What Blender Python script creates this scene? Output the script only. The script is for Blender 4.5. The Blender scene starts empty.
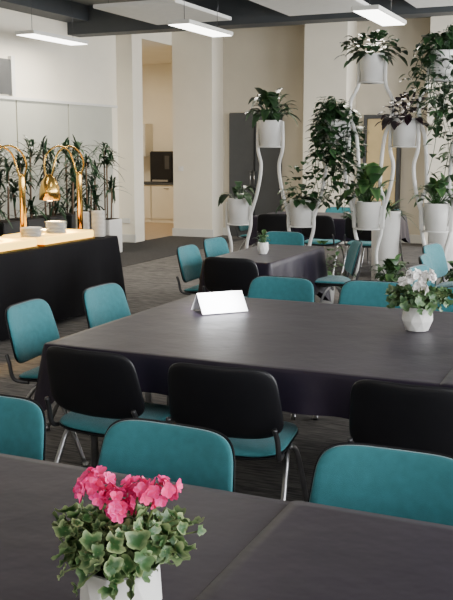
import bpy, bmesh, math, random
from mathutils import Vector, Matrix, Quaternion
random.seed(7)
ROT=math.radians(-24)
C0,S0=math.cos(ROT),-math.sin(ROT)
def W(s,t,z=0.0): return Vector((C0*s+S0*t, -S0*s+C0*t, z))
COL=bpy.context.scene.collection
def link(o): COL.objects.link(o); return o
# ---------------------------------------------------------------- materials
def newmat(name):
    m=bpy.data.materials.new(name); m.use_nodes=True
    nt=m.node_tree; b=nt.nodes['Principled BSDF']; return m,nt,b
def mat(name,col,rough=.5,metal=0,var=.12,nscale=8,bump=0,bscale=60,emit=None,estr=0,sheen=0,spec=.5,trans=0,stretch=(1,1,1)):
    m,nt,b=newmat(name); N=nt.nodes; L=nt.links
    tc=N.new('ShaderNodeTexCoord'); mp=N.new('ShaderNodeMapping'); mp.inputs['Scale'].default_value=stretch
    L.new(tc.outputs['Object'],mp.inputs['Vector'])
    no=N.new('ShaderNodeTexNoise'); no.inputs['Scale'].default_value=nscale; no.inputs['Detail'].default_value=4
    L.new(mp.outputs['Vector'],no.inputs['Vector'])
    r=N.new('ShaderNodeValToRGB'); c=col
    r.color_ramp.elements[0].color=(c[0]*(1-var),c[1]*(1-var),c[2]*(1-var),1); r.color_ramp.elements[0].position=.3
    r.color_ramp.elements[1].color=(min(1,c[0]*(1+var)),min(1,c[1]*(1+var)),min(1,c[2]*(1+var)),1); r.color_ramp.elements[1].position=.7
    L.new(no.outputs['Fac'],r.inputs['Fac']); L.new(r.outputs['Color'],b.inputs['Base Color'])
    b.inputs['Roughness'].default_value=rough; b.inputs['Metallic'].default_value=metal
    b.inputs['Specular IOR Level'].default_value=spec
    if sheen: b.inputs['Sheen Weight'].default_value=sheen; b.inputs['Sheen Roughness'].default_value=.4
    if trans: b.inputs['Transmission Weight'].default_value=trans
    if bump:
        n2=N.new('ShaderNodeTexNoise'); n2.inputs['Scale'].default_value=bscale; n2.inputs['Detail'].default_value=3
        L.new(mp.outputs['Vector'],n2.inputs['Vector'])
        bp=N.new('ShaderNodeBump'); bp.inputs['Strength'].default_value=bump; bp.inputs['Distance'].default_value=.01
        L.new(n2.outputs['Fac'],bp.inputs['Height']); L.new(bp.outputs['Normal'],b.inputs['Normal'])
    if emit: b.inputs['Emission Color'].default_value=(*emit,1); b.inputs['Emission Strength'].default_value=estr
    return m
def leafmat(name,mid,edge,dark,rough=.4,pos=(.3,.85)):
    m,nt,b=newmat(name); N=nt.nodes; L=nt.links
    uv=N.new('ShaderNodeUVMap'); sp=N.new('ShaderNodeSeparateXYZ'); L.new(uv.outputs['UV'],sp.inputs['Vector'])
    tc=N.new('ShaderNodeTexCoord'); no=N.new('ShaderNodeTexNoise'); no.inputs['Scale'].default_value=90; L.new(tc.outputs['Object'],no.inputs['Vector'])
    ad=N.new('ShaderNodeMath'); ad.operation='MULTIPLY_ADD'; ad.inputs[1].default_value=.5; L.new(no.outputs['Fac'],ad.inputs[0]); L.new(sp.outputs['X'],ad.inputs[2])
    sb=N.new('ShaderNodeMath'); sb.operation='SUBTRACT'; sb.inputs[1].default_value=.25; L.new(ad.outputs[0],sb.inputs[0])
    r=N.new('ShaderNodeValToRGB'); r.color_ramp.elements[0].color=(*mid,1); r.color_ramp.elements[0].position=pos[0]
    r.color_ramp.elements[1].color=(*edge,1); r.color_ramp.elements[1].position=pos[1]
    L.new(sb.outputs[0],r.inputs['Fac'])
    mx=N.new('ShaderNodeMixRGB'); mx.blend_type='MIX'; mx.inputs['Color2'].default_value=(*dark,1)
    L.new(sp.outputs['Y'],mx.inputs['Fac']); L.new(r.outputs['Color'],mx.inputs['Color1']); L.new(mx.outputs['Color'],b.inputs['Base Color'])
    b.inputs['Roughness'].default_value=rough
    return m
def carpetmat():
    m,nt,b=newmat('striped_carpet'); N=nt.nodes; L=nt.links
    tc=N.new('ShaderNodeTexCoord')
    mp=N.new('ShaderNodeMapping'); L.new(tc.outputs['Object'],mp.inputs['Vector'])
    br=N.new('ShaderNodeTexBrick'); br.inputs['Scale'].default_value=1; br.inputs['Brick Width'].default_value=.5; br.inputs['Row Height'].default_value=.04
    br.inputs['Color1'].default_value=(.060,.058,.060,1); br.inputs['Color2'].default_value=(.165,.155,.148,1); br.inputs['Mortar'].default_value=(.10,.096,.094,1); br.inputs['Mortar Size'].default_value=.002
    L.new(mp.outputs['Vector'],br.inputs['Vector'])
    mp2=N.new('ShaderNodeMapping'); mp2.inputs['Scale'].default_value=(4,40,1); L.new(tc.outputs['Object'],mp2.inputs['Vector'])
    no=N.new('ShaderNodeTexNoise'); no.inputs['Scale'].default_value=2; no.inputs['Detail'].default_value=6; L.new(mp2.outputs['Vector'],no.inputs['Vector'])
    r=N.new('ShaderNodeValToRGB'); r.color_ramp.elements[0].color=(.048,.046,.048,1); r.color_ramp.elements[0].position=.35
    r.color_ramp.elements[1].color=(.27,.255,.24,1); r.color_ramp.elements[1].position=.7
    L.new(no.outputs['Fac'],r.inputs['Fac'])
    mx=N.new('ShaderNodeMixRGB'); mx.inputs['Fac'].default_value=.6; L.new(br.outputs['Color'],mx.inputs['Color1']); L.new(r.outputs['Color'],mx.inputs['Color2'])
    L.new(mx.outputs['Color'],b.inputs['Base Color']); b.inputs['Roughness'].default_value=.95; b.inputs['Specular IOR Level'].default_value=.1
    return m
M={}
M['teal']=mat('teal_fabric',(.036,.178,.205),.8,var=.10,nscale=30,bump=.25,bscale=500,sheen=.3,spec=.25)
M['blk']=mat('black_plastic',(.006,.006,.008),.45,var=.1,spec=.35)
M['chrome']=mat('chrome_metal',(.42,.42,.43),.28,1,var=.05)
M['bracket']=mat('dark_aluminium',(.09,.09,.095),.4,.8,var=.05)
M['cloth']=mat('aubergine_black_cloth',(.0135,.0080,.0180),.44,var=.16,nscale=3,bump=.4,bscale=7,sheen=.03,spec=.27)
M['cloth2']=mat('black_cloth',(.005,.0045,.006),.8,var=.15,nscale=3,bump=.2,bscale=30,spec=.2)
M['wall']=mat('cream_paint',(.64,.58,.47),.8,var=.03,nscale=2)
M['wallw']=mat('white_paint',(.84,.78,.65),.75,var=.03,nscale=2)
M['trimw']=mat('white_gloss',(.7,.69,.65),.4,var=.02)
M['ceil']=mat('grey_ceiling_paint',(.24,.24,.23),.9,var=.05,nscale=2)
M['beam']=mat('dark_grey_steel_paint',(.050,.056,.062),.6,var=.08,nscale=2)
M['floor']=carpetmat()
M['walk']=mat('dark_walkway_carpet',(.06,.058,.058),.9,var=.3,nscale=60,spec=.15)
M['wood']=mat('light_wood_floor',(.42,.31,.20),.5,var=.15,nscale=6,stretch=(1,12,1))
M['door']=mat('grey_door_paint',(.06,.062,.064),.5,var=.05)
M['frost']=mat('frosted_white_glass',(.50,.50,.43),.35,var=.05,nscale=1.5)
M['pot']=mat('white_glazed_ceramic',(.78,.77,.74),.35,var=.03,nscale=12)
M['dpot']=mat('black_planter',(.02,.02,.02),.5,var=.1)
M['soil']=mat('dark_soil',(.03,.02,.014),.95,var=.5,nscale=80,bump=.5)
M['gold']=mat('polished_brass',(.88,.56,.15),.20,1,var=.05)
M['glow']=mat('heat_lamp_glow',(1,.8,.5),.5,emit=(1,.72,.35),estr=25)
M['plateglow']=mat('warming_plate_painted_glow',(.95,.70,.20),.5,emit=(1,.60,.10),estr=3.0)  # emission stands in for heat-lamp light falling on the plates
M['china']=mat('white_china',(.85,.84,.81),.2,var=.02)
M['paper']=mat('white_paper',(.95,.95,.95),.5,var=.01)
M['raft']=mat('white_acoustic_panel',(.72,.71,.68),.9,var=.03)
M['lens']=mat('light_diffuser',(.9,.9,.9),.5,emit=(1,.97,.9),estr=9)
M['mirror']=mat('window_sky',(.8,.85,.9),.3,emit=(.85,.93,1),estr=2.0)
M['tube']=mat('white_powder_coat',(.76,.75,.72),.4,var=.03)
M['amber']=mat('yellow_lit_door',(.62,.47,.24),.5,var=.06,nscale=4)  # yellow light on the door is put into its base colour
M['stem']=mat('green_stem',(.12,.16,.05),.6)
M['cane']=mat('brown_cane',(.16,.10,.06),.8)
M['ger']=leafmat('geranium_leaf',(.022,.085,.016),(.36,.44,.20),(.028,.09,.022),.5,(.50,1.15))
M['cyc']=leafmat('cyclamen_leaf',(.035,.10,.03),(.15,.23,.10),(.04,.11,.04),.45)
M['drac']=leafmat('dracaena_leaf',(.012,.040,.016),(.030,.072,.028),(.008,.021,.010),.35)
M['ivy']=leafmat('ivy_leaf',(.022,.065,.022),(.06,.14,.045),(.014,.036,.014),.35)
M['light']=leafmat('bright_leaf',(.04,.11,.03),(.12,.22,.07),(.02,.06,.02),.35)
M['purple']=leafmat('purple_leaf',(.03,.012,.02),(.05,.02,.03),(.015,.01,.012),.4)
M['pink']=leafmat('pink_petal',(.98,.012,.24),(1.0,.12,.45),(.88,.008,.15),.5,(.1,.9))
M['whitep']=leafmat('white_petal',(.95,.93,.90),(.97,.95,.94),(.93,.88,.86),.5)
# ---------------------------------------------------------------- helpers
def mk(name,bm,m,smooth=False,parent=None,loc=(0,0,0),rz=0):
    me=bpy.data.meshes.new(name); bmesh.ops.recalc_face_normals(bm,faces=bm.faces) if smooth!='leaf' else None
    bm.to_mesh(me); bm.free(); me.materials.append(m)
    if smooth:
        for p in me.polygons: p.use_smooth=True
    o=bpy.data.objects.new(name,me); link(o); o.location=loc; o.rotation_euler=(0,0,rz)
    if parent: o.parent=parent
    return o
def tag(o,label=None,cat=None,group=None,kind=None):
    if label: o['label']=label
    if cat: o['category']=cat
    if group: o['group']=group
    if kind: o['kind']=kind
    return o
def empty(name,s,t,z,rz,label,cat,group=None):
    e=bpy.data.objects.new(name,None); link(e); e.empty_display_size=.1
    e.location=W(s,t,z); e.rotation_euler=(0,0,ROT+rz); tag(e,label,cat,group); return e
def bbox_bm(bm,x0,x1,y0,y1,z0,z1,bev=0,seg=2):
    b2=bmesh.new(); bmesh.ops.create_cube(b2,size=1)
    for v in b2.verts: v.co=Vector(((x0+x1)/2+v.co.x*(x1-x0),(y0+y1)/2+v.co.y*(y1-y0),(z0+z1)/2+v.co.z*(z1-z0)))
    if bev: bmesh.ops.bevel(b2,geom=b2.edges[:],offset=bev,segments=seg,affect='EDGES')
    me=bpy.data.meshes.new('t'); b2.to_mesh(me); b2.free(); bm.from_mesh(me); bpy.data.meshes.remove(me)
def sbox(name,s0,s1,t0,t1,z0,z1,m,bev=0,parent=None):
    bm=bmesh.new(); sc,tc=(s0+s1)/2,(t0+t1)/2
    bbox_bm(bm,s0-sc,s1-sc,t0-tc,t1-tc,0,z1-z0,bev)
    return mk(name,bm,m,False,parent,W(sc,tc,z0),ROT)
def struct(o,label=None):
    o['kind']='structure'
    if label:o['label']=label
    return o
def lbox(name,x0,x1,y0,y1,z0,z1,m,parent,bev=.003):
    bm=bmesh.new(); bbox_bm(bm,x0,x1,y0,y1,z0,z1,bev); return mk(name,bm,m,False,parent)
def catmull(P,n=8):
    P=[Vector(p) for p in P]; out=[]
    for i in range(len(P)-1):
        p0=P[max(i-1,0)];p1=P[i];p2=P[i+1];p3=P[min(i+2,len(P)-1)]
        for k in range(n):
            u=k/n
            out.append(.5*((2*p1)+(-p0+p2)*u+(2*p0-5*p1+4*p2-p3)*u*u+(-p0+3*p1-3*p2+p3)*u**3))
    out.append(P[-1]); return out
def tube(bm,P,r,seg=8,n=6,smooth=True,rfun=None,flat=1.0):
    pts=catmull(P,n) if smooth else [Vector(p) for p in P]
    T=(pts[1]-pts[0]).normalized(); ref=Vector((0,0,1)) if abs(T.z)<.9 else Vector((1,0,0))
    nrm=(ref-T*ref.dot(T)).normalized(); rings=[]
    for i,p in enumerate(pts):
        Tn=(pts[min(i+1,len(pts)-1)]-pts[max(i-1,0)]).normalized()
        nrm=(nrm-Tn*nrm.dot(Tn)).normalized(); bi=Tn.cross(nrm)
        rr=r if rfun is None else r*rfun(i/(len(pts)-1))
        rings.append([bm.verts.new(p+nrm*rr*math.cos(a)+bi*rr*flat*math.sin(a)) for a in [2*math.pi*k/seg for k in range(seg)]])
    for a,b in zip(rings,rings[1:]):
        for k in range(seg): bm.faces.new((a[k],a[(k+1)%seg],b[(k+1)%seg],b[k]))
    bm.faces.new(rings[0][::-1]); bm.faces.new(rings[-1])
def lathe(bm,prof,seg=24,cx=0,cy=0,jit=None):
    rings=[]
    for i,(r,z) in enumerate(prof):
        rings.append([bm.verts.new((cx+r*math.cos(2*math.pi*(k+(jit(i) if jit else 0))/seg),cy+r*math.sin(2*math.pi*(k+(jit(i) if jit else 0))/seg),z)) for k in range(seg)])
    for a,b in zip(rings,rings[1:]):
        for k in range(seg): bm.faces.new((a[k],a[(k+1)%seg],b[(k+1)%seg],b[k]))
    bm.faces.new(rings[0][::-1]); bm.faces.new(rings[-1])
def superpad(bm,w,h,thf,thb,n=4.2,taper=0,bend=0,M_=56,puff=.5):
    def pt(r,a,side):
        c,s=math.cos(a),math.sin(a)
        x=math.copysign(abs(c)**(2/n),c)*r; z=math.copysign(abs(s)**(2/n),s)*r
        th=(thf if side>0 else thb)*(max(0,1-r**8)**.5*(1-puff)+puff*(1-r*r*.6)*max(0,1-r**8)**.5)
        X=x*w/2*(1-taper*z); Z=z*h/2
        return Vector((X,side*th+bend*X*X*4/(w*w),Z))
    rs=[0,.3,.55,.75,.87,.94,.98,1]
    def build(side,rim):
        cen=bm.verts.new(pt(0,0,side)); prev=None
        for r in rs[1:]:
            if r==1: ring=rim
            else: ring=[bm.verts.new(pt(r,2*math.pi*k/M_,side)) for k in range(M_)]
            for k in range(M_):
                k2=(k+1)%M_
                if prev is None: bm.faces.new((cen,ring[k],ring[k2]))
                else: bm.faces.new((prev[k],prev[k2],ring[k2],ring[k]))
            prev=ring
    rim=[bm.verts.new(pt(1,2*math.pi*k/M_,1)) for k in range(M_)]
    build(1,rim); build(-1,rim)
def leaf(bm,uvl,pos,d,up,L,wd,droop=.3,n=5,fold=.15,rnd=None,prof=None):
    d=d.normalized(); side=d.cross(up)
    if side.length<1e-3: side=d.cross(Vector((1,0,.1)))
    side.normalize(); nn=side.cross(d).normalized()
    rnd=random.random() if rnd is None else rnd
    rows=[]
    for i in range(n+1):
        f=i/n
        w_=wd*(prof(f) if prof else math.sin(math.pi*min(1,f*.93+.05))**.8)*.5
        c=pos+d*L*f*(1-.15*droop*f)-Vector((0,0,1))*L*droop*f*f
        rows.append([bm.verts.new(c+side*(-w_)+nn*fold*w_),bm.verts.new(c),bm.verts.new(c+side*w_+nn*fold*w_)])
    for a,b in zip(rows,rows[1:]):
        for j in (0,1):
            f_=bm.faces.new((a[j],a[j+1],b[j+1],b[j]))
            us=[(1 if j==0 else 0),(0 if j==0 else 1)]
            for lp,u in zip(f_.loops,(us[0],us[1],us[1],us[0])): lp[uvl].uv=(u,rnd)
def lobed(bm,uvl,pos,nrm,R,lobes=7,depth=.14,cup=.15,rnd=None):
    nrm=nrm.normalized(); a=nrm.orthogonal().normalized(); b=nrm.cross(a); ph=random.random()*6.28
    rnd=random.random()*.8 if rnd is None else rnd
    c=bm.verts.new(pos); r1=[];r2=[]; n=lobes*4
    fold=random.uniform(-.3,.5)
    for k in range(n):
        an=ph+2*math.pi*k/n
        rr=R*(1+depth*math.cos(lobes*(an-ph))+random.uniform(-.08,.08))
        notch=1-.55*max(0,math.cos(an-ph)-.88)/.12
        rr*=notch
        dirv=a*math.cos(an)+b*math.sin(an)
        wv=.34*R*math.sin(lobes*(an-ph)+1)
        fz=fold*R*abs(math.sin(an-ph))
        r1.append(bm.verts.new(pos+dirv*rr*.6+nrm*(cup*R*.3+fz*.4))); r2.append(bm.verts.new(pos+dirv*rr+nrm*(cup*R+wv*.6+fz)))
    for k in range(n):
        k2=(k+1)%n
        f=bm.faces.new((c,r1[k],r1[k2]));
        for lp,u in zip(f.loops,(0,.6,.6)): lp[uvl].uv=(u,rnd)
        f=bm.faces.new((r1[k],r2[k],r2[k2],r1[k2]))
        for lp,u in zip(f.loops,(.6,1,1,.6)): lp[uvl].uv=(u,rnd)
def nb():
    bm=bmesh.new(); return bm,bm.loops.layers.uv.new('UVMap')
def rdir(zmin=-.2,zmax=1):
    a=random.uniform(0,6.283); z=random.uniform(zmin,zmax); r=math.sqrt(max(0,1-z*z)); return Vector((r*math.cos(a),r*math.sin(a),z))
# ---------------------------------------------------------------- room
H=3.9
def strc(name,*a,m,label=None,bev=0): return struct(sbox(name,*a,m,bev),label)
strc('floor',-12.2,3.2,-3.2,19.0,-.1,0,m=M['floor'],label='dark grey striped carpet floor')
strc('floor_walkway',-8.3,-6.55,8.5,15.5,0,.006,m=M['walk'],label='plain dark carpet walkway')
strc('floor_kitchen',-12,-8.1,14.6,18.8,0,.008,m=M['wood'],label='light wooden kitchen floor')
strc('ceiling',-8.7,3.2,-3.2,16.4,H,H+.1,m=M['ceil'])
strc('ceiling_kitchen',-12.2,-8.08,14.45,19,3.6,3.7,m=M['wallw'])
strc('wall_west',-8.6,-8.4,-3.2,14.1,0,H,m=M['wallw'])
strc('wall_pillar_west',-8.6,-8.08,14.1,14.45,0,H,m=M['wallw'])
strc('wall_pillar_north',-8.07,-7.24,15.6,16.1,0,H,m=M['wallw'])
strc('wall_north',-8.07,3.2,16.1,16.3,0,H,m=M['wall'])
strc('wall_pillar_middle',-5.4,-4.62,15.5,16.1,0,H,m=M['wallw'])
strc('wall_pillar_east',-3.2,-2.5,15.5,16.1,0,H,m=M['wallw'])
strc('wall_lintel',-8.6,-8.08,14.45,16.0,3.7,H,m=M['wallw'])
strc('wall_kitchen_west',-12.2,-12.0,14.45,19,0,3.6,m=M['wallw'])
strc('wall_kitchen_north',-12.0,-7.9,18.8,19.0,0,3.6,m=M['wallw'])
strc('wall_kitchen_east',-8.07,-7.95,16.3,18.8,0,3.6,m=M['wallw'])
strc('wall_kitchen_south',-12.0,-8.6,14.3,14.45,0,3.6,m=M['wallw'])
strc('wall_south',-8.6,3.2,-3.3,-3.2,0,H,m=M['wall'])
strc('wall_east_sill',3.0,3.2,-3.2,16.1,0,.9,m=M['wall'])
strc('wall_east_head',3.0,3.2,-3.2,16.1,3.2,H,m=M['wall'])
tw=[-2.2,1.6,5.4,9.2,13.0]
edges=[-3.2]
for i,t0 in enumerate(tw):
    strc('wall_east_pier%d'%i,3.0,3.2,edges[-1],t0,.9,3.2,m=M['wall'])
    edges.append(t0+2.4)
    w=strc('window_%d'%(i+1),3.12,3.15,t0,t0+2.4,.9,3.2,m=M['mirror'],label='tall window with pale daylight')
    fr=bmesh.new()
    for y0,y1,z0,z1 in ((0,.06,0,2.3),(2.34,2.4,0,2.3),(1.17,1.23,0,2.3),(0.06,2.34,0,.06),(.06,2.34,2.24,2.3),(.06,2.34,1.5,1.56)):
        bbox_bm(fr,0,.06,y0,y1,z0,z1)
    f=mk('trim_frame%d'%i,fr,M['trimw'],False,None,W(3.05,t0,.9),ROT); struct(f)
strc('wall_east_pier9',3.0,3.2,edges[-1],16.1,.9,3.2,m=M['wall'])
strc('trim_1',-8.4,3.0,12.6,12.95,3.47,H,m=M['beam'],label='dark grey painted ceiling beam')
strc('trim_2',-8.4,-8.0,-3.2,12.6,3.66,H,m=M['beam'],label='dark painted duct along ceiling')
strc('trim_3',-8.4,3.0,8.2,8.5,3.62,H,m=M['beam'],label='dark grey painted ceiling beam')
strc('baseboard_north',-7.24,-5.4,16.08,16.1,0,.15,m=M['trimw'])
strc('baseboard_pillar',-8.09,-7.22,15.58,15.6,0,.15,m=M['trimw'])
strc('baseboard_pillar_west',-8.6,-8.06,14.08,14.1,0,.15,m=M['trimw'])
strc('baseboard_middle',-5.42,-4.6,15.48,15.5,0,.15,m=M['trimw'])
strc('baseboard_east',-4.62,3.0,16.08,16.1,0,.15,m=M['trimw'])
for i in range(8):
    t0=3.0+i*1.36
    strc('wall_frosted_panel%d'%i,-8.4,-8.36,t0,t0+1.33,.2,2.38,m=M['frost'],label='frosted glazed panel')
strc('trim_4',-8.4,-8.33,3.0,14.0,2.38,2.42,m=M['trimw'],label='white rail above frosted panels')
strc('window_8',-8.4,-8.35,9.2,11.04,2.45,2.95,m=M['door'],label='high dark window')
strc('trim_9',-8.4,-8.34,11.04,11.12,2.43,3.0,m=M['trimw'],label='white window frame')
d=strc('door_1',-7.08,-6.02,16.02,16.1,0,2.35,m=M['door'],bev=.01,label='grey painted double door')
strc('trim_5',-6.56,-6.54,16.0,16.02,0,2.35,m=M['blk'],label='gap between door leaves')
for hx in (-.06,.02):
    bm=bmesh.new(); tube(bm,[(0,0,0),(0,-.05,0),(0,-.05,.3),(0,0,.3)],.012,8,1,False)
    mk('door_handle',bm,M['chrome'],True,d,(hx,-.05,.95))
strc('door_2',-4.37,-3.82,16.0,16.1,0,2.2,m=M['amber'],bev=.01,label='door with yellow light put into its colour')
strc('trim_6',-4.43,-4.37,15.98,16.1,0,2.27,m=M['door']); strc('trim_7',-3.82,-3.76,15.98,16.1,0,2.27,m=M['door']); strc('trim_8',-4.37,-3.82,15.98,16.1,2.2,2.27,m=M['door'])
for i in range(4):
    s0=-11.6+i*.8
    e=empty('kitchen_base_cabinet',s0+.4,18.5,0,0,'white kitchen base cabinet under the worktop','cabinet','kitchen base cabinets')
    lbox('cabinet_body',-.395,.395,-.27,.29,.0,.87,M['wallw'],e); dd=lbox('cabinet_door',-.38,.38,-.29,-.27,.1,.86,M['wallw'],e)
    lbox('handle',-.06,.06,-.31,-.29,.78,.80,M['chrome'],dd)
tag(sbox('kitchen_worktop',-11.6,-8.4,18.18,18.79,.875,.92,M['beam'],.004),'dark grey kitchen worktop on white cabinets','worktop')
e=empty('wall_cabinet',-10.65,18.6,1.5,0,'white wall cabinet above the worktop','cabinet')
lbox('cabinet_body',-.4,.4,-.16,.19,0,.75,M['wallw'],e); lbox('cabinet_door',-.395,.395,-.18,-.16,.01,.74,M['trimw'],e)
e=empty('coffee_machine',-9.78,18.5,.921,0,'black countertop coffee machine on the kitchen worktop','coffee machine')
lbox('body',-.29,.29,-.2,.25,0,.70,M['blk'],e,.02); lbox('screen',-.2,.05,-.21,-.2,.42,.6,M['blk'],e); lbox('drip_tray',-.2,.2,-.26,-.2,.02,.06,M['chrome'],e); lbox('control_panel',.1,.22,-.21,-.2,.3,.6,M['bracket'],e)
e=empty('downlight',-10.0,16.9,3.57,0,'round recessed ceiling downlight','light')
bm=bmesh.new(); lathe(bm,[(.12,0),(.13,.015),(.13,.03)],24); mk('rim',bm,M['trimw'],True,e)
bm=bmesh.new(); lathe(bm,[(.1,-.004),(.1,.0)],24); mk('diffuser',bm,M['lens'],True,e)
e=empty('wall_socket',-8.25,14.09,.35,0,'white double wall socket on the pillar','socket'); lbox('plate',-.08,.08,-.015,.0,0,.09,M['trimw'],e,.002)
e=empty('light_switch',-7.9,15.59,1.25,0,'white light switch on the column','switch'); lbox('plate',-.05,.05,-.015,.0,0,.09,M['china'],e,.002); lbox('rocker',-.02,.02,-.022,-.015,.02,.07,M['china'],e,.002)
LS=((-7.64,11.1),(-5.28,11.05),(-2.85,10.9),(-5.28,6.0),(-2.8,6.0),(-2.8,1.5))
for s,t in LS:
    z=3.2
    e=empty('ceiling_light',s,t,z,0,'long rectangular suspended ceiling light, lit','ceiling light','suspended ceiling lights')
    lbox('housing',-.16,.16,-.68,.68,0,.05,M['trimw'],e,.006); lbox('diffuser',-.14,.14,-.66,.66,-.006,-.001,M['lens'],e,.001)
    for yy in (-.5,.5):
        bm=bmesh.new(); tube(bm,[(0,yy,.05),(0,yy,H-z)],.004,6,1,False); mk('cable',bm,M['bracket'],True,e)
for s,t in ((-6.1,11.6),(-3.95,11.55),(-2.15,11.55)):
    z=3.52
    e=empty('acoustic_panel',s,t,z,0,'flat white suspended acoustic ceiling panel','ceiling panel','suspended acoustic panels')
    lbox('panel',-.62,.62,-.9,.9,0,.05,M['raft'],e,.006)
    for xx in (-.5,.5):
        for yy in (-.7,.7):
            bm=bmesh.new(); tube(bm,[(xx,yy,.05),(xx,yy,H-z)],.004,6,1,False); mk('cable',bm,M['bracket'],True,e)
# ---------------------------------------------------------------- chair
def tilt(bm,ang,off):
    bmesh.ops.transform(bm,matrix=Matrix.Translation(off)@Matrix.Rotation(ang,4,'X'),verts=bm.verts)
CH=[]
def reg(name,bm,m,smooth=True):
    o=mk(name,bm,m,smooth); me=o.data; bpy.data.objects.remove(o); CH.append((name,me))
bm=bmesh.new(); superpad(bm,.472,.312,.022,.004,5.0,.06,.038,M_=72,puff=.35); tilt(bm,math.radians(14),Vector((0,-.225,.66))); reg('backrest',bm,M['teal'])
bm=bmesh.new(); superpad(bm,.482,.322,.002,.018,5.0,.06,.038,M_=72,puff=.35); tilt(bm,math.radians(14),Vector((0,-.230,.66))); reg('backrest_shell',bm,M['blk'])
bm=bmesh.new(); superpad(bm,.46,.42,.03,.008,4.6,-.03,.012); tilt(bm,math.radians(93),Vector((0,.01,.445)))
reg('seat',bm,M['teal'])
bm=bmesh.new(); superpad(bm,.466,.426,.004,.026,4.6,-.03,.012); tilt(bm,math.radians(93),Vector((0,.01,.437)))
reg('seat_shell',bm,M['blk'])
for sx in (-1,1):
    bm=bmesh.new(); tube(bm,[(sx*.215,.03,.42),(sx*.235,.09,.36),(sx*.255,.24,.012)],.012,8,5); lathe(bm,[(.016,0),(.016,.03)],10,sx*.255,.24); reg('leg',bm,M['chrome'])
    bm=bmesh.new(); tube(bm,[(sx*.215,-.02,.42),(sx*.235,-.09,.36),(sx*.255,-.27,.012)],.012,8,5); lathe(bm,[(.016,0),(.016,.03)],10,sx*.255,-.27); reg('leg',bm,M['chrome'])
    bm=bmesh.new(); tube(bm,[(sx*.222,-.10,.425),(sx*.230,-.17,.432),(sx*.234,-.195,.46),(sx*.232,-.208,.52),(sx*.226,-.228,.57)],.011,8,5); reg('side_bracket',bm,M['bracket'])
bm=bmesh.new(); tube(bm,[(-.22,.01,.40),(.22,.01,.40)],.012,8,1,False); reg('crossbar',bm,M['chrome'])
def chair(s,t,face,label,group='teal conference chairs',jit=0):
    a={'f':0,'n':math.pi,'r':-math.pi/2,'l':math.pi/2}[face]+math.radians(jit)
    off=Vector((-math.sin(a)*.265,math.cos(a)*.265))
    e=empty('conference_chair',s+off.x,t+off.y,0,a,label,'chair',group)
    for nm,me in CH:
        o=bpy.data.objects.new(nm,me); link(o); o.parent=e
        if nm in('leg','crossbar'): o['label']='chrome tube '+nm
        if 'shell' in nm: o['label']='black plastic shell'
    return e
LN='teal upholstered stacking chair facing out over the dark table'
LB='black-backed teal chair tucked under the dark table'
for s,t,j in ((-1.96,2.44,2),(-1.24,2.39,-2),(-.55,2.44,1)): chair(s,t,'n',LN,jit=j)
for s,t,j in ((-2.07,3.15,-3),(-1.43,3.12,4),(-.68,3.15,0),(0.0,3.2,2)): chair(s,t,'f',LB,jit=j)
for s,t,j in ((-3.05,4.04,6),(-3.0,4.75,0)): chair(s,t,'r','teal chair with chrome legs at the table end',jit=j)
for s,t,j in ((-2.07,5.6,0),(-1.45,5.66,2),(-.82,5.62,-2)): chair(s,t,'n','teal chair on the far side of the long table',jit=j)
for s,t,j in ((-3.58,7.1,3),(-3.66,7.85,-3)): chair(s,t,'r','teal chair beside the small dark table',jit=j)
chair(-2.85,6.42,'f','black-backed chair at the small dark table',jit=0)
chair(-3.25,8.8,'n','teal chair behind the small dark table',jit=0)
chair(-2.25,8.1,'l','dark chair seen from the side by the plant stand',jit=25)
chair(-1.62,8.1,'r','teal chair beside another table',jit=-10); chair(-1.5,7.2,'r','teal chair beside another table',jit=5); chair(-1.4,6.5,'r','teal chair beside another table',jit=-8)
for s,t,f,j in ((-4.3,11.2,'f',10),(-3.7,11.15,'f',-5),(-3.1,11.2,'f',0),(-5.1,11.9,'r',0),(-3.9,12.95,'n',0),(-3.2,12.9,'n',4),(-1.75,10.85,'f',0),(-1.1,10.85,'f',6)):
    chair(s,t,f,'teal chair around a table behind the plant stand',jit=j)
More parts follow.
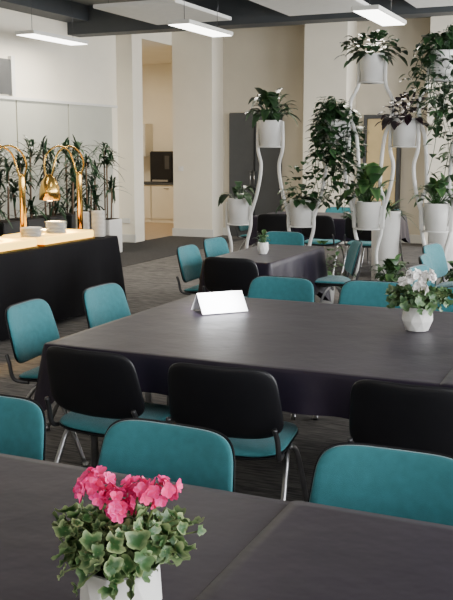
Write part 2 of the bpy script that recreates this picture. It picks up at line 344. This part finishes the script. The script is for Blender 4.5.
# ---------------------------------------------------------------- tables
def cloth(name,s0,s1,t0,t1,z,drop,m,label,flare=.03,folds=.012,corner=.35,kf=22):
    L,Wd=(s1-s0)/2,(t1-t0)/2; R=.02
    pts=[]; n_side=60
    cs=[(L-R,-(Wd-R),-90),(L-R,Wd-R,0),(-(L-R),Wd-R,90),(-(L-R),-(Wd-R),180)]
    for i,(cx,cy,a0) in enumerate(cs):
        for k in range(7):
            a=math.radians(a0+90*k/6); pts.append((cx+R*math.cos(a),cy+R*math.sin(a),math.cos(a),math.sin(a)))
        nx_,ny_,_=cs[(i+1)%4]; a=math.radians(a0+90)
        x0,y0=cx+R*math.cos(a),cy+R*math.sin(a); x1,y1=nx_+R*math.cos(a),ny_+R*math.sin(a)
        for k in range(1,n_side): f=k/n_side; pts.append((x0+(x1-x0)*f,y0+(y1-y0)*f,math.cos(a),math.sin(a)))
    P=[0]
    for a,b in zip(pts,pts[1:]): P.append(P[-1]+math.hypot(b[0]-a[0],b[1]-a[1]))
    bm=bmesh.new(); rings=[]
    ph=random.random()*6
    for f in [0,.02,.1,.3,.55,.8,1]:
        ring=[]
        for (x,y,nx,ny),p in zip(pts,P):
            dc=min(math.hypot(abs(x)-L,abs(y)-Wd),1)
            cw=math.exp(-(dc/.12)**2)
            fold=folds*(math.sin(p*kf+ph)+.6*math.sin(p*kf*.43+1+ph))*f
            off=.006+flare*f+fold+cw*.05*f if f>0 else 0
            dz=drop*f*(1+corner*cw+.03*math.sin(p*3))
            if f==.02: off=.005
            if z-dz<.015: dz=z-.015
            ring.append(bm.verts.new((x+nx*off,y+ny*off,z-dz)))
        rings.append(ring)
    n=len(pts)
    for a,b in zip(rings,rings[1:]):
        for k in range(n): bm.faces.new((a[k],b[k],b[(k+1)%n],a[(k+1)%n]))
    inner=[bm.verts.new((v.co.x*(1-.03/L),v.co.y*(1-.03/Wd),z+.0)) for v in rings[0]]
    for k in range(n): bm.faces.new((inner[k],rings[0][k],rings[0][(k+1)%n],inner[(k+1)%n]))
    bm.faces.new(inner)
    o=mk(name,bm,m,True,None,W((s0+s1)/2,(t0+t1)/2,0),ROT)
    tag(o,label,'tablecloth'); return o
def table(s0,s1,t0,t1,label,ztop=.735):
    e=empty('folding_table',(s0+s1)/2,(t0+t1)/2,0,0,label,'table','trestle tables')
    a,b=(s1-s0)/2-.03,(t1-t0)/2-.03
    lbox('table_top',-a,a,-b,b,ztop-.03,ztop,M['bracket'],e,.005)
    for x in (-a+.12,a-.12):
        for y in (-b+.08,b-.08):
            bm=bmesh.new(); tube(bm,[(x,y,0),(x,y,ztop-.03)],.018,10,1,False); mk('leg',bm,M['chrome'],True,e)['label']='silver tube leg'
TL='rectangular folding table under a dark cloth'
table(-2.75,-.75,1.28,2.06,TL); table(-2.75,-.75,.48,1.26,TL); table(-.72,1.2,1.28,2.06,TL); table(-.72,1.2,.48,1.26,TL)
cloth('tablecloth',-2.8,-.68,.46,2.09,.752,.24,M['cloth'],'dark aubergine tablecloth with creases under the pink geranium')
cloth('tablecloth',-.745,1.3,.455,2.095,.756,.24,M['cloth'],'dark aubergine tablecloth overlapping the neighbouring cloth')
table(-2.44,-.75,3.46,4.22,TL); table(-2.44,-.75,4.25,5.02,TL); table(-.72,1.1,3.46,4.22,TL); table(-.72,1.1,4.25,5.02,TL)
cloth('tablecloth',-2.47,-.55,3.43,5.06,.752,.17,M['cloth'],'dark aubergine tablecloth over the long middle table',corner=.9)
cloth('tablecloth',-.62,1.2,3.425,5.065,.756,.17,M['cloth'],'dark aubergine tablecloth overlapping on the middle table')
table(-3.17,-2.63,6.75,8.05,TL); cloth('tablecloth',-3.2,-2.6,6.7,8.1,.752,.4,M['cloth'],'dark tablecloth over the small table')
table(-1.07,.3,6.6,8.1,TL); cloth('tablecloth',-1.1,.35,6.55,8.15,.752,.3,M['cloth'],'dark tablecloth on a neighbouring table')
table(-4.7,-2.9,11.55,12.6,TL); cloth('tablecloth',-4.75,-2.85,11.5,12.62,.752,.3,M['cloth'],'dark tablecloth on a table behind the plant stand')
table(-1.95,-.5,11.3,12.3,TL); cloth('tablecloth',-2.0,-.45,11.25,12.35,.752,.3,M['cloth'],'dark tablecloth on a table behind the plant stand')
table(-5.65,-4.98,5.9,8.2,'long buffet table under a black floor-length cloth'); table(-5.65,-4.98,3.4,5.87,'long buffet table under a black floor-length cloth')
cloth('buffet_cloth',-5.7,-4.93,3.35,8.24,.752,.73,M['cloth2'],'black floor-length pleated buffet cloth',flare=.02,folds=.016,corner=0,kf=30)
# ---------------------------------------------------------------- heat lamps
def heatlamp(s,t):
    e=empty('heat_lamp',s,t,.755,0,'polished brass arched heat lamp on the buffet','heat lamp','brass buffet heat lamps')
    bm=bmesh.new(); lathe(bm,[(.09,0),(.09,.012),(.05,.03),(.035,.05)],28); mk('base',bm,M['gold'],True,e)
    bm=bmesh.new(); lathe(bm,[(.030,.05),(.030,.64),(.026,.66),(.012,.68)],24); mk('post',bm,M['gold'],True,e)
    for dx in (-.06,.06):
        bm=bmesh.new(); tube(bm,[(dx*.4,0,.64),(dx,0,.76),(dx,-.08,.88),(dx,-.26,.935),(dx,-.44,.88),(dx,-.52,.76),(dx*.4,-.53,.60)],.0095,8,8); mk('arm',bm,M['gold'],True,e)
    bm=bmesh.new(); lathe(bm,[(.02,.66),(.04,.64),(.078,.59),(.098,.51),(.105,.41),(.099,.41),(.085,.49),(.03,.57)],28,0,-.53); mk('shade',bm,M['gold'],True,e)
    bm=bmesh.new(); lathe(bm,[(.02,.40),(.06,.42),(.055,.47),(.02,.50)],20,0,-.53); mk('bulb',bm,M['glow'],True,e)
    l=bpy.data.lights.new('heat_bulb','SPOT'); l.energy=150; l.color=(1,.62,.18); l.spot_size=1.75; l.spot_blend=.5; l.shadow_soft_size=.05
    lo=bpy.data.objects.new('heat_bulb_light',l); link(lo); lo.parent=e; lo.location=(0,-.53,.38)
for t in (7.97,7.0,6.1): heatlamp(-5.22,t)
for s,t in ((-5.22,7.42),(-5.22,6.45)):
    e=empty('warming_plate',s,t,.756,0,'serving plate under the heat lamp, warm light put in as glow','warming plate','warming plates')
    lbox('glass_top',-.25,.25,-.44,.42,0.02,.09,M['plateglow'],e,.01)
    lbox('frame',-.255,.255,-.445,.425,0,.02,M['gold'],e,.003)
    bm=bmesh.new()
    lathe(bm,[(.11,.09),(.13,.105),(.14,.12),(.13,.115),(.10,.10)],24); mk('dish',bm,M['china'],True,e)
pm=None
for s,t,n,sc in ((-5.03,8.02,20,1.1),(-5.30,8.14,18,1.1),(-5.06,7.30,9,1.5),(-5.06,6.9,7,1.5)):
    for k in range(n):
        if pm is None:
            bm=bmesh.new(); lathe(bm,[(.045,0),(.05,.002),(.068,.011),(.07,.013),(.065,.013),(.045,.005)],28)
            p=mk('dinner_plate',bm,M['china'],True); pm=p
        else:
            p=pm.copy(); link(p)
        z=.757+k*.0135+(.09 if t<7.85 else 0)
        p.location=W(s,t,z); p.scale=(sc,sc,1); tag(p,'white china plate in a stack on the buffet','plate','stacked white plates')
# ---------------------------------------------------------------- plants
def pot_bm(r,h,seg=24,taper=.86):
    bm=bmesh.new(); lathe(bm,[(r*taper,0),(r,h*.97),(r,h),(r*.92,h),(r*.90,h*.9)],seg); return bm
def facet_pot(r,h):
    bm=bmesh.new()
    lathe(bm,[(r*.72,0),(r*1.0,h*.42),(r*.95,h),(r*.85,h),(r*.82,h*.88)],9,jit=lambda i:[0,.5,0,0,0][i]); 
    bmesh.ops.triangulate(bm,faces=[f for f in bm.faces if len(f.verts)==4]); return bm
def foliage(kind,R,Hh,n,z0):
    bm,uv=nb()
    if kind=='blade':
        for i in range(n):
            a=random.uniform(0,6.28); el=random.uniform(.3,1.4); 
            q=Vector((math.cos(a)*math.cos(el)*R,math.sin(a)*math.cos(el)*R,math.sin(el)*Hh))
            L=q.length*random.uniform(.65,1.1); d=q.normalized(); st=Vector((0,0,z0))+d*L*.45
            tube(bm,[Vector((0,0,z0-.02)),st],.004,4,1,False)
            leaf(bm,uv,st,d+Vector((0,0,-.15)),Vector((0,0,1)),L*.6,L*.27,random.uniform(.3,1.0),5,.2)
    elif kind=='drac':
        for i in range(n):
            a=random.uniform(0,6.28); el=random.uniform(0,1.4); d=Vector((math.cos(a)*math.cos(el),math.sin(a)*math.cos(el),math.sin(el)))
            leaf(bm,uv,Vector((random.uniform(-.03,.03),random.uniform(-.03,.03),z0+random.uniform(-.10,.06))),d,Vector((0,0,1)),R*random.uniform(.75,1.15),R*.12,random.uniform(.2,.9),6,.3)
    elif kind=='spiky':
        for i in range(n):
            a=random.uniform(0,6.28); el=random.uniform(.2,1.4); d=Vector((math.cos(a)*math.cos(el),math.sin(a)*math.cos(el),math.sin(el)))
            leaf(bm,uv,Vector((0,0,z0)),d,Vector((0,0,1)),max(R,Hh)*random.uniform(.6,1.05),R*.11,random.uniform(.3,.9),6,.3)
    elif kind=='bush':
        for i in range(n):
            d=rdir(-.25,1); p=Vector((d.x*R,d.y*R,d.z*Hh))*random.uniform(.3,1)+Vector((0,0,z0+.03))
            leaf(bm,uv,p,(d+rdir(-.5,.6)*.6),Vector((0,0,1)),R*.45,R*.30,.5,4,.2)
        for i in range(14):
            d=rdir(0,1); tube(bm,[Vector((0,0,z0-.03)),Vector((d.x*R,d.y*R,d.z*Hh))*.7+Vector((0,0,z0))],.003,4,1,False)
    return bm
def ivy(vines,length,z0,spread,up=.25,n=26,lf=.09):
    bm,uv=nb()
    for v in range(vines):
        a=random.uniform(0,6.28); r=spread*random.uniform(.5,1.2); L=length*random.choice((random.uniform(.15,.5),random.uniform(.4,1)))
        P=[Vector((0,0,z0)),Vector((math.cos(a)*r*.6,math.sin(a)*r*.6,z0+up*random.uniform(.3,1))),Vector((math.cos(a)*r,math.sin(a)*r,z0))]
        k=4
        for j in range(1,k+1): P.append(Vector((math.cos(a)*r+random.uniform(-.07,.07),math.sin(a)*r+random.uniform(-.07,.07),z0-L*j/k)))
        pts=catmull(P,8)
        tube(bm,pts[::3]+[pts[-1]],.004,4,1,False)
        for q in range(int(n*(.4+L/length))):
            p=random.choice(pts); d=rdir(-.6,.4)
            leaf(bm,uv,p+d*.03,d,Vector((0,0,1)),lf*random.uniform(.7,1.3),lf*.85,.3,4,.15,prof=lambda f:[.5,1,.85,.5,.05][min(4,int(f*4+.01))])
    return bm
def plant(name,s,t,z,potr,poth,foli,fm,label,group=None,pm_='pot',cat='potted plant',facet=False):
    e=empty(name,s,t,z,random.uniform(0,6),label,cat,group)
    mk('pot',facet_pot(potr,poth) if facet else pot_bm(potr,poth),M[pm_],not facet,e)
    bm=bmesh.new(); lathe(bm,[(potr*.8,poth*.86),(potr*.8,poth*.9)],20); mk('soil',bm,M['soil'],True,e)
    for nm,b in foli: mk(nm,b,M[fm],'leaf',e)
    return e
low=[-4.16,-3.39,-2.61,-1.865,-1.1]; mid=[-3.775,-3.0,-2.24,-1.48]; top=[-2.61,-1.865]; T=9.7
e=empty('plant_stand',-2.61,T,0,0,'tall white wavy tube plant stand dividing the room','plant stand')
zl,zm,zt=.80,1.69,2.37
def holder(x,z):
    bm=bmesh.new(); lathe(bm,[(.142,-.012),(.142,0),(.10,0),(.10,-.012)],24,x,0)
    bmesh.ops.translate(bm,verts=bm.verts,vec=(0,0,z)); mk('holder_ring',bm,M['tube'],True,e)
def leg(P): 
    bm=bmesh.new(); tube(bm,P,.021,8,8); mk('tube_leg',bm,M['tube'],True,e)
c=-2.61
for s in low:
    x=s-c; holder(x,zl)
    for sg in (-1,1): leg([(x+sg*.145,0,zl+.25),(x+sg*.15,0,zl-.02),(x+sg*.10,0,zl-.25),(x+sg*.12,0,zl-.5),(x+sg*.19,0,.012)])
for s in mid:
    x=s-c; holder(x,zm)
    for sg in (-1,1): leg([(x+sg*.145,0,zm+.28),(x+sg*.15,0,zm-.02),(x+sg*.11,0,zm-.22),(x+sg*.15,0,zm-.5),(x+sg*.235,0,zm-.78),(x+sg*.25,0,zl+.05)])
for s in top:
    x=s-c; holder(x,zt)
    for sg in (-1,1): leg([(x+sg*.145,0,zt+.26),(x+sg*.15,0,zt-.02),(x+sg*.23,0,zt-.2),(x+sg*.22,0,zt-.38),(x+sg*.15,0,zt-.62),(x+sg*.12,0,zm-.4),(x+sg*.17,0,zl+.3),(x+sg*.16,0,zl)])
G='plants on the white stand'
def sp(s,z,foli,fm,label): plant('potted_plant',s,T,z,.135,.29,foli,fm,label,G)
z0=.27
sp(low[0],zl+.002,[('leaves',foliage('blade',.36,.36,22,z0))],'ivy','leafy dark plant in white pot on the stand')
sp(low[1],zl+.002,[('leaves',foliage('bush',.26,.40,90,z0))],'ivy','bushy green plant in white pot on the stand')
sp(low[2],zl+.002,[('leaves',foliage('blade',.38,.60,60,z0))],'light','broad-leaved green plant in white pot on the stand')
sp(low[3],zl+.002,[('leaves',foliage('blade',.34,.42,60,z0))],'light','bushy green plant in white pot on the stand')
sp(mid[0],zm+.002,[('leaves',foliage('blade',.36,.56,64,z0))],'ivy','peace lily in white pot on the stand')
sp(mid[1],zm+.002,[('leaves',ivy(36,1.1,z0,.21,.28,30,.095))],'ivy','trailing ivy in white pot on the stand')
sp(mid[2],zm+.002,[('leaves',foliage('bush',.26,.26,100,z0))],'purple','dark purple-leaved plant in white pot on the stand')
sp(mid[3],zm+.002,[('leaves',ivy(14,.8,z0,.20,.2,24,.095))],'ivy','trailing ivy in white pot on the stand')
sp(top[0],zt+.002,[('leaves',foliage('bush',.32,.24,110,z0))],'ivy','bushy dark plant in white pot on top of the stand')
sp(top[1],zt+.002,[('leaves',ivy(24,1.35,z0,.25,.3,28,.10))],'ivy','long trailing ivy in white pot on top of the stand')
for s,tt,k in ((-2.24,9.3,'blade'),(-3.0,9.3,'bush'),(-1.5,9.3,'blade')):
    plant('potted_plant',s,tt,0.0,.15,.30,[('leaves',foliage(k,.3,.42,60,.27))],'light','green plant in white pot on the floor by the stand','plants on the floor')
plant('potted_plant',-2.6,10.45,0,.17,.95,[('leaves',foliage('spiky',.36,.50,60,.9))],'ivy','spiky plant in tall white planter')
plant('potted_plant',-1.95,10.5,0,.17,1.25,[('leaves',foliage('spiky',.36,.50,60,1.2))],'light','spiky plant in tall white planter')
for i in range(7):
    t=9.3+i*.53; s=-7.7; ph=.55 if i==6 else .70
    e=empty('dracaena',s,t,0,random.choice((0,math.pi/2)),'dark-leaved dracaena in a tall %s planter by the frosted panels'%('white' if i==6 else 'black'),'potted plant','dracaenas along the panelled wall')
    bm=bmesh.new(); bbox_bm(bm,-.2,.2,-.2,.2,0,ph,.01); mk('planter',bm,M['pot' if i==6 else 'dpot'],False,e)
    bm=bmesh.new(); bbox_bm(bm,-.17,.17,-.17,.17,ph+.002,ph+.01); mk('soil',bm,M['soil'],False,e)
    for k in range(5):
        x,y=random.uniform(-.13,.13),random.uniform(-.13,.13); hh=[.82,1.05,1.25,1.45,1.64][k]
        bm=bmesh.new(); tube(bm,[(x,y,ph),(x*1.2,y*1.2,hh)],.014,6,1,False); mk('cane',bm,M['cane'],True,e)
        b=foliage('drac',.34,.4,30,hh); mk('leaves',b,M['drac'],'leaf',e,(x*1.2,y*1.2,0))
plant('potted_plant',-2.9,7.3,.754,.05,.1,[('leaves',foliage('blade',.12,.16,22,.09))],'light','small green plant in white pot on the small table',facet=True)
# flowering plants
def flowering(s,t,z,potr,poth,R,lm,pm2,heads,nl,lsize,label,petal,sq=.62,lift=.30,zmn=-.35):
    e=empty('flowering_plant',s,t,z,0,label,'potted plant')
    mk('pot',facet_pot(potr,poth),M['pot'],False,e)['label']='white faceted ceramic pot'
    bm=bmesh.new(); lathe(bm,[(potr*.78,poth*.84),(potr*.78,poth*.88)],20); mk('soil',bm,M['soil'],True,e)
    bm,uv=nb()
    st=bmesh.new()
    for i in range(nl):
        d=rdir(zmn,.95); rr=random.choice((random.uniform(.35,1.0),random.uniform(.8,1.25)))
        lump=1+.18*math.sin(3*math.atan2(d.y,d.x)-.6)
        p=Vector((d.x*R*rr*lump,d.y*R*rr*lump,poth+R*lift+d.z*R*sq*rr))
        if p.z<poth and math.hypot(p.x,p.y)<potr*1.25: continue
        nr=(d*.8+Vector((0,0,.6))+rdir(-.5,.5)*.9)
        lobed(bm,uv,p,nr,lsize*random.uniform(.5,1.25),5,.16,.2)
        tube(st,[Vector((d.x*.01,d.y*.01,poth*.85)),Vector((d.x*R*rr*.5,d.y*R*rr*.5,(poth+p.z)/2+.01)),p],.0016,5,3)
    mk('leaves',bm,M[lm],'leaf',e)
    mk('leaf_stems',st,M['stem'],True,e)
    for (hx,hy,hz,hr,nbm) in heads:
        bm,uv=nb()
        for k in range(nbm):
            d=rdir(-.45,1); c_=Vector((hx,hy,hz))+d*hr*random.uniform(.5,1.05)
            ax=(d+rdir(-.3,.3)*.3).normalized(); a1=ax.orthogonal().normalized(); b1=ax.cross(a1)
            rn=random.random()*.7
            for q in range(5):
                an=q*6.283/5+random.uniform(-.2,.2); dd=(a1*math.cos(an)+b1*math.sin(an))+ax*random.uniform(.2,.7)
                leaf(bm,uv,c_,dd,ax,petal*random.uniform(.8,1.15),petal*random.uniform(.75,1.0),random.uniform(-.1,.3),4,.35,rn,prof=lambda f:[.3,.8,1,.95,.45][min(4,int(f*4+.01))])
        mk('flower_head',bm,M[pm2],'leaf',e)
        bm=bmesh.new(); tube(bm,[Vector((hx*.1,hy*.1,poth*.85)),Vector((hx*.6,hy*.6,(poth+hz)/2)),Vector((hx,hy,hz))],.0025,6,5); mk('flower_stem',bm,M['stem'],True,e)
    return e
flowering(-.836,1.383,.757,.079,.12,.112,'ger','pink',[(-.044,-.01,.266,.036,26),(.008,-.02,.246,.032,22),(.041,.0,.262,.031,20),(.078,.02,.268,.028,16)],300,.0185,'pink-flowered geranium with variegated leaves in a white faceted pot',.0155,.52,.36,-.6)
s_=.9135*.96-.4067*4.45; t_=.4067*.96+.9135*4.45
flowering(s_,t_,.757,.078,.12,.135,'cyc','whitep',[(-.02,-.03,.262,.038,20),(.05,-.02,.268,.034,20),(-.075,.0,.228,.028,14),(.025,-.07,.225,.028,14)],150,.026,'white-flowered plant in a white faceted pot on the long table',.021,.50,.22)
# tent card
bm=bmesh.new(); L=.138; w=.085; hh=.105
P0=[(-L,-w,0),(L,-w,0),(L,0,hh),(-L,0,hh),(-L,w,0),(L,w,0)]
vs=[bm.verts.new(p_) for p_ in P0]; bm.faces.new((vs[0],vs[1],vs[2],vs[3])); bm.faces.new((vs[3],vs[2],vs[5],vs[4]))
o=mk('tent_card',bm,M['paper'],False,None,(-.04,5.0,.757),math.radians(24)); 
so=o.modifiers.new('s','SOLIDIFY'); so.thickness=.002; so.offset=1
tag(o,'blank white folded tent card sign on the dark table','sign')
l=bpy.data.lights.new('added_card_spot','SPOT'); l.energy=11000; l.spot_size=math.radians(5.6); l.spot_blend=1.0; l.shadow_soft_size=.04; l.color=(.97,.98,1)  # added spot, stands in for a sun patch on the card
lo=bpy.data.objects.new('added_card_spot',l); link(lo); lo.location=(1.0,1.8,3.8)
lo.rotation_euler=(Vector((-.05,4.96,.80))-lo.location).to_track_quat('-Z','Y').to_euler()
# ---------------------------------------------------------------- lights
def area(s,t,z,sx,sy,power,col,target):
    l=bpy.data.lights.new('window_light','AREA'); l.shape='RECTANGLE'; l.size=sx; l.size_y=sy; l.energy=power; l.color=col  # area lamp shared by windows, blank south wall, ceiling fixtures and kitchen
    o=bpy.data.objects.new('window_light',l); link(o); o.location=W(s,t,z)
    d=W(*target)-o.location; o.rotation_euler=d.to_track_quat('-Z','Y').to_euler(); return o
for t0,pw in zip(tw,(170,230,220,380,500)): area(2.95,t0+1.2,2.05,2.2,2.2,pw,(.97,.98,1),(-3,t0+1.2,1.2))
area(-2.5,-3.1,2.2,5,2.2,45,(.92,.95,1),(-2.5,5,1.0))
for (s,t),pw in zip(LS,(65,55,50,6,6,4)):
    a=area(s,t,3.18,.28,1.3,pw,(1,.91,.76),(s,t,0))
    a.rotation_euler=(0,0,ROT)
a=area(-10,16.4,3.5,.8,.8,60,(1,.86,.66),(-10,16.4,0))
w=bpy.data.worlds.new('sky'); bpy.context.scene.world=w; w.use_nodes=True
w.node_tree.nodes['Background'].inputs['Color'].default_value=(.75,.85,1,1); w.node_tree.nodes['Background'].inputs['Strength'].default_value=.6
# ---------------------------------------------------------------- camera
cd=bpy.data.cameras.new('camera'); cam=bpy.data.objects.new('camera',cd); link(cam)
cd.sensor_fit='VERTICAL'; cd.sensor_height=36; cd.lens=54; cd.clip_start=.05; cd.clip_end=100
cam.location=(0,0,1.65); cam.rotation_euler=(math.radians(90-9.46),0,0)
bpy.context.scene.camera=cam
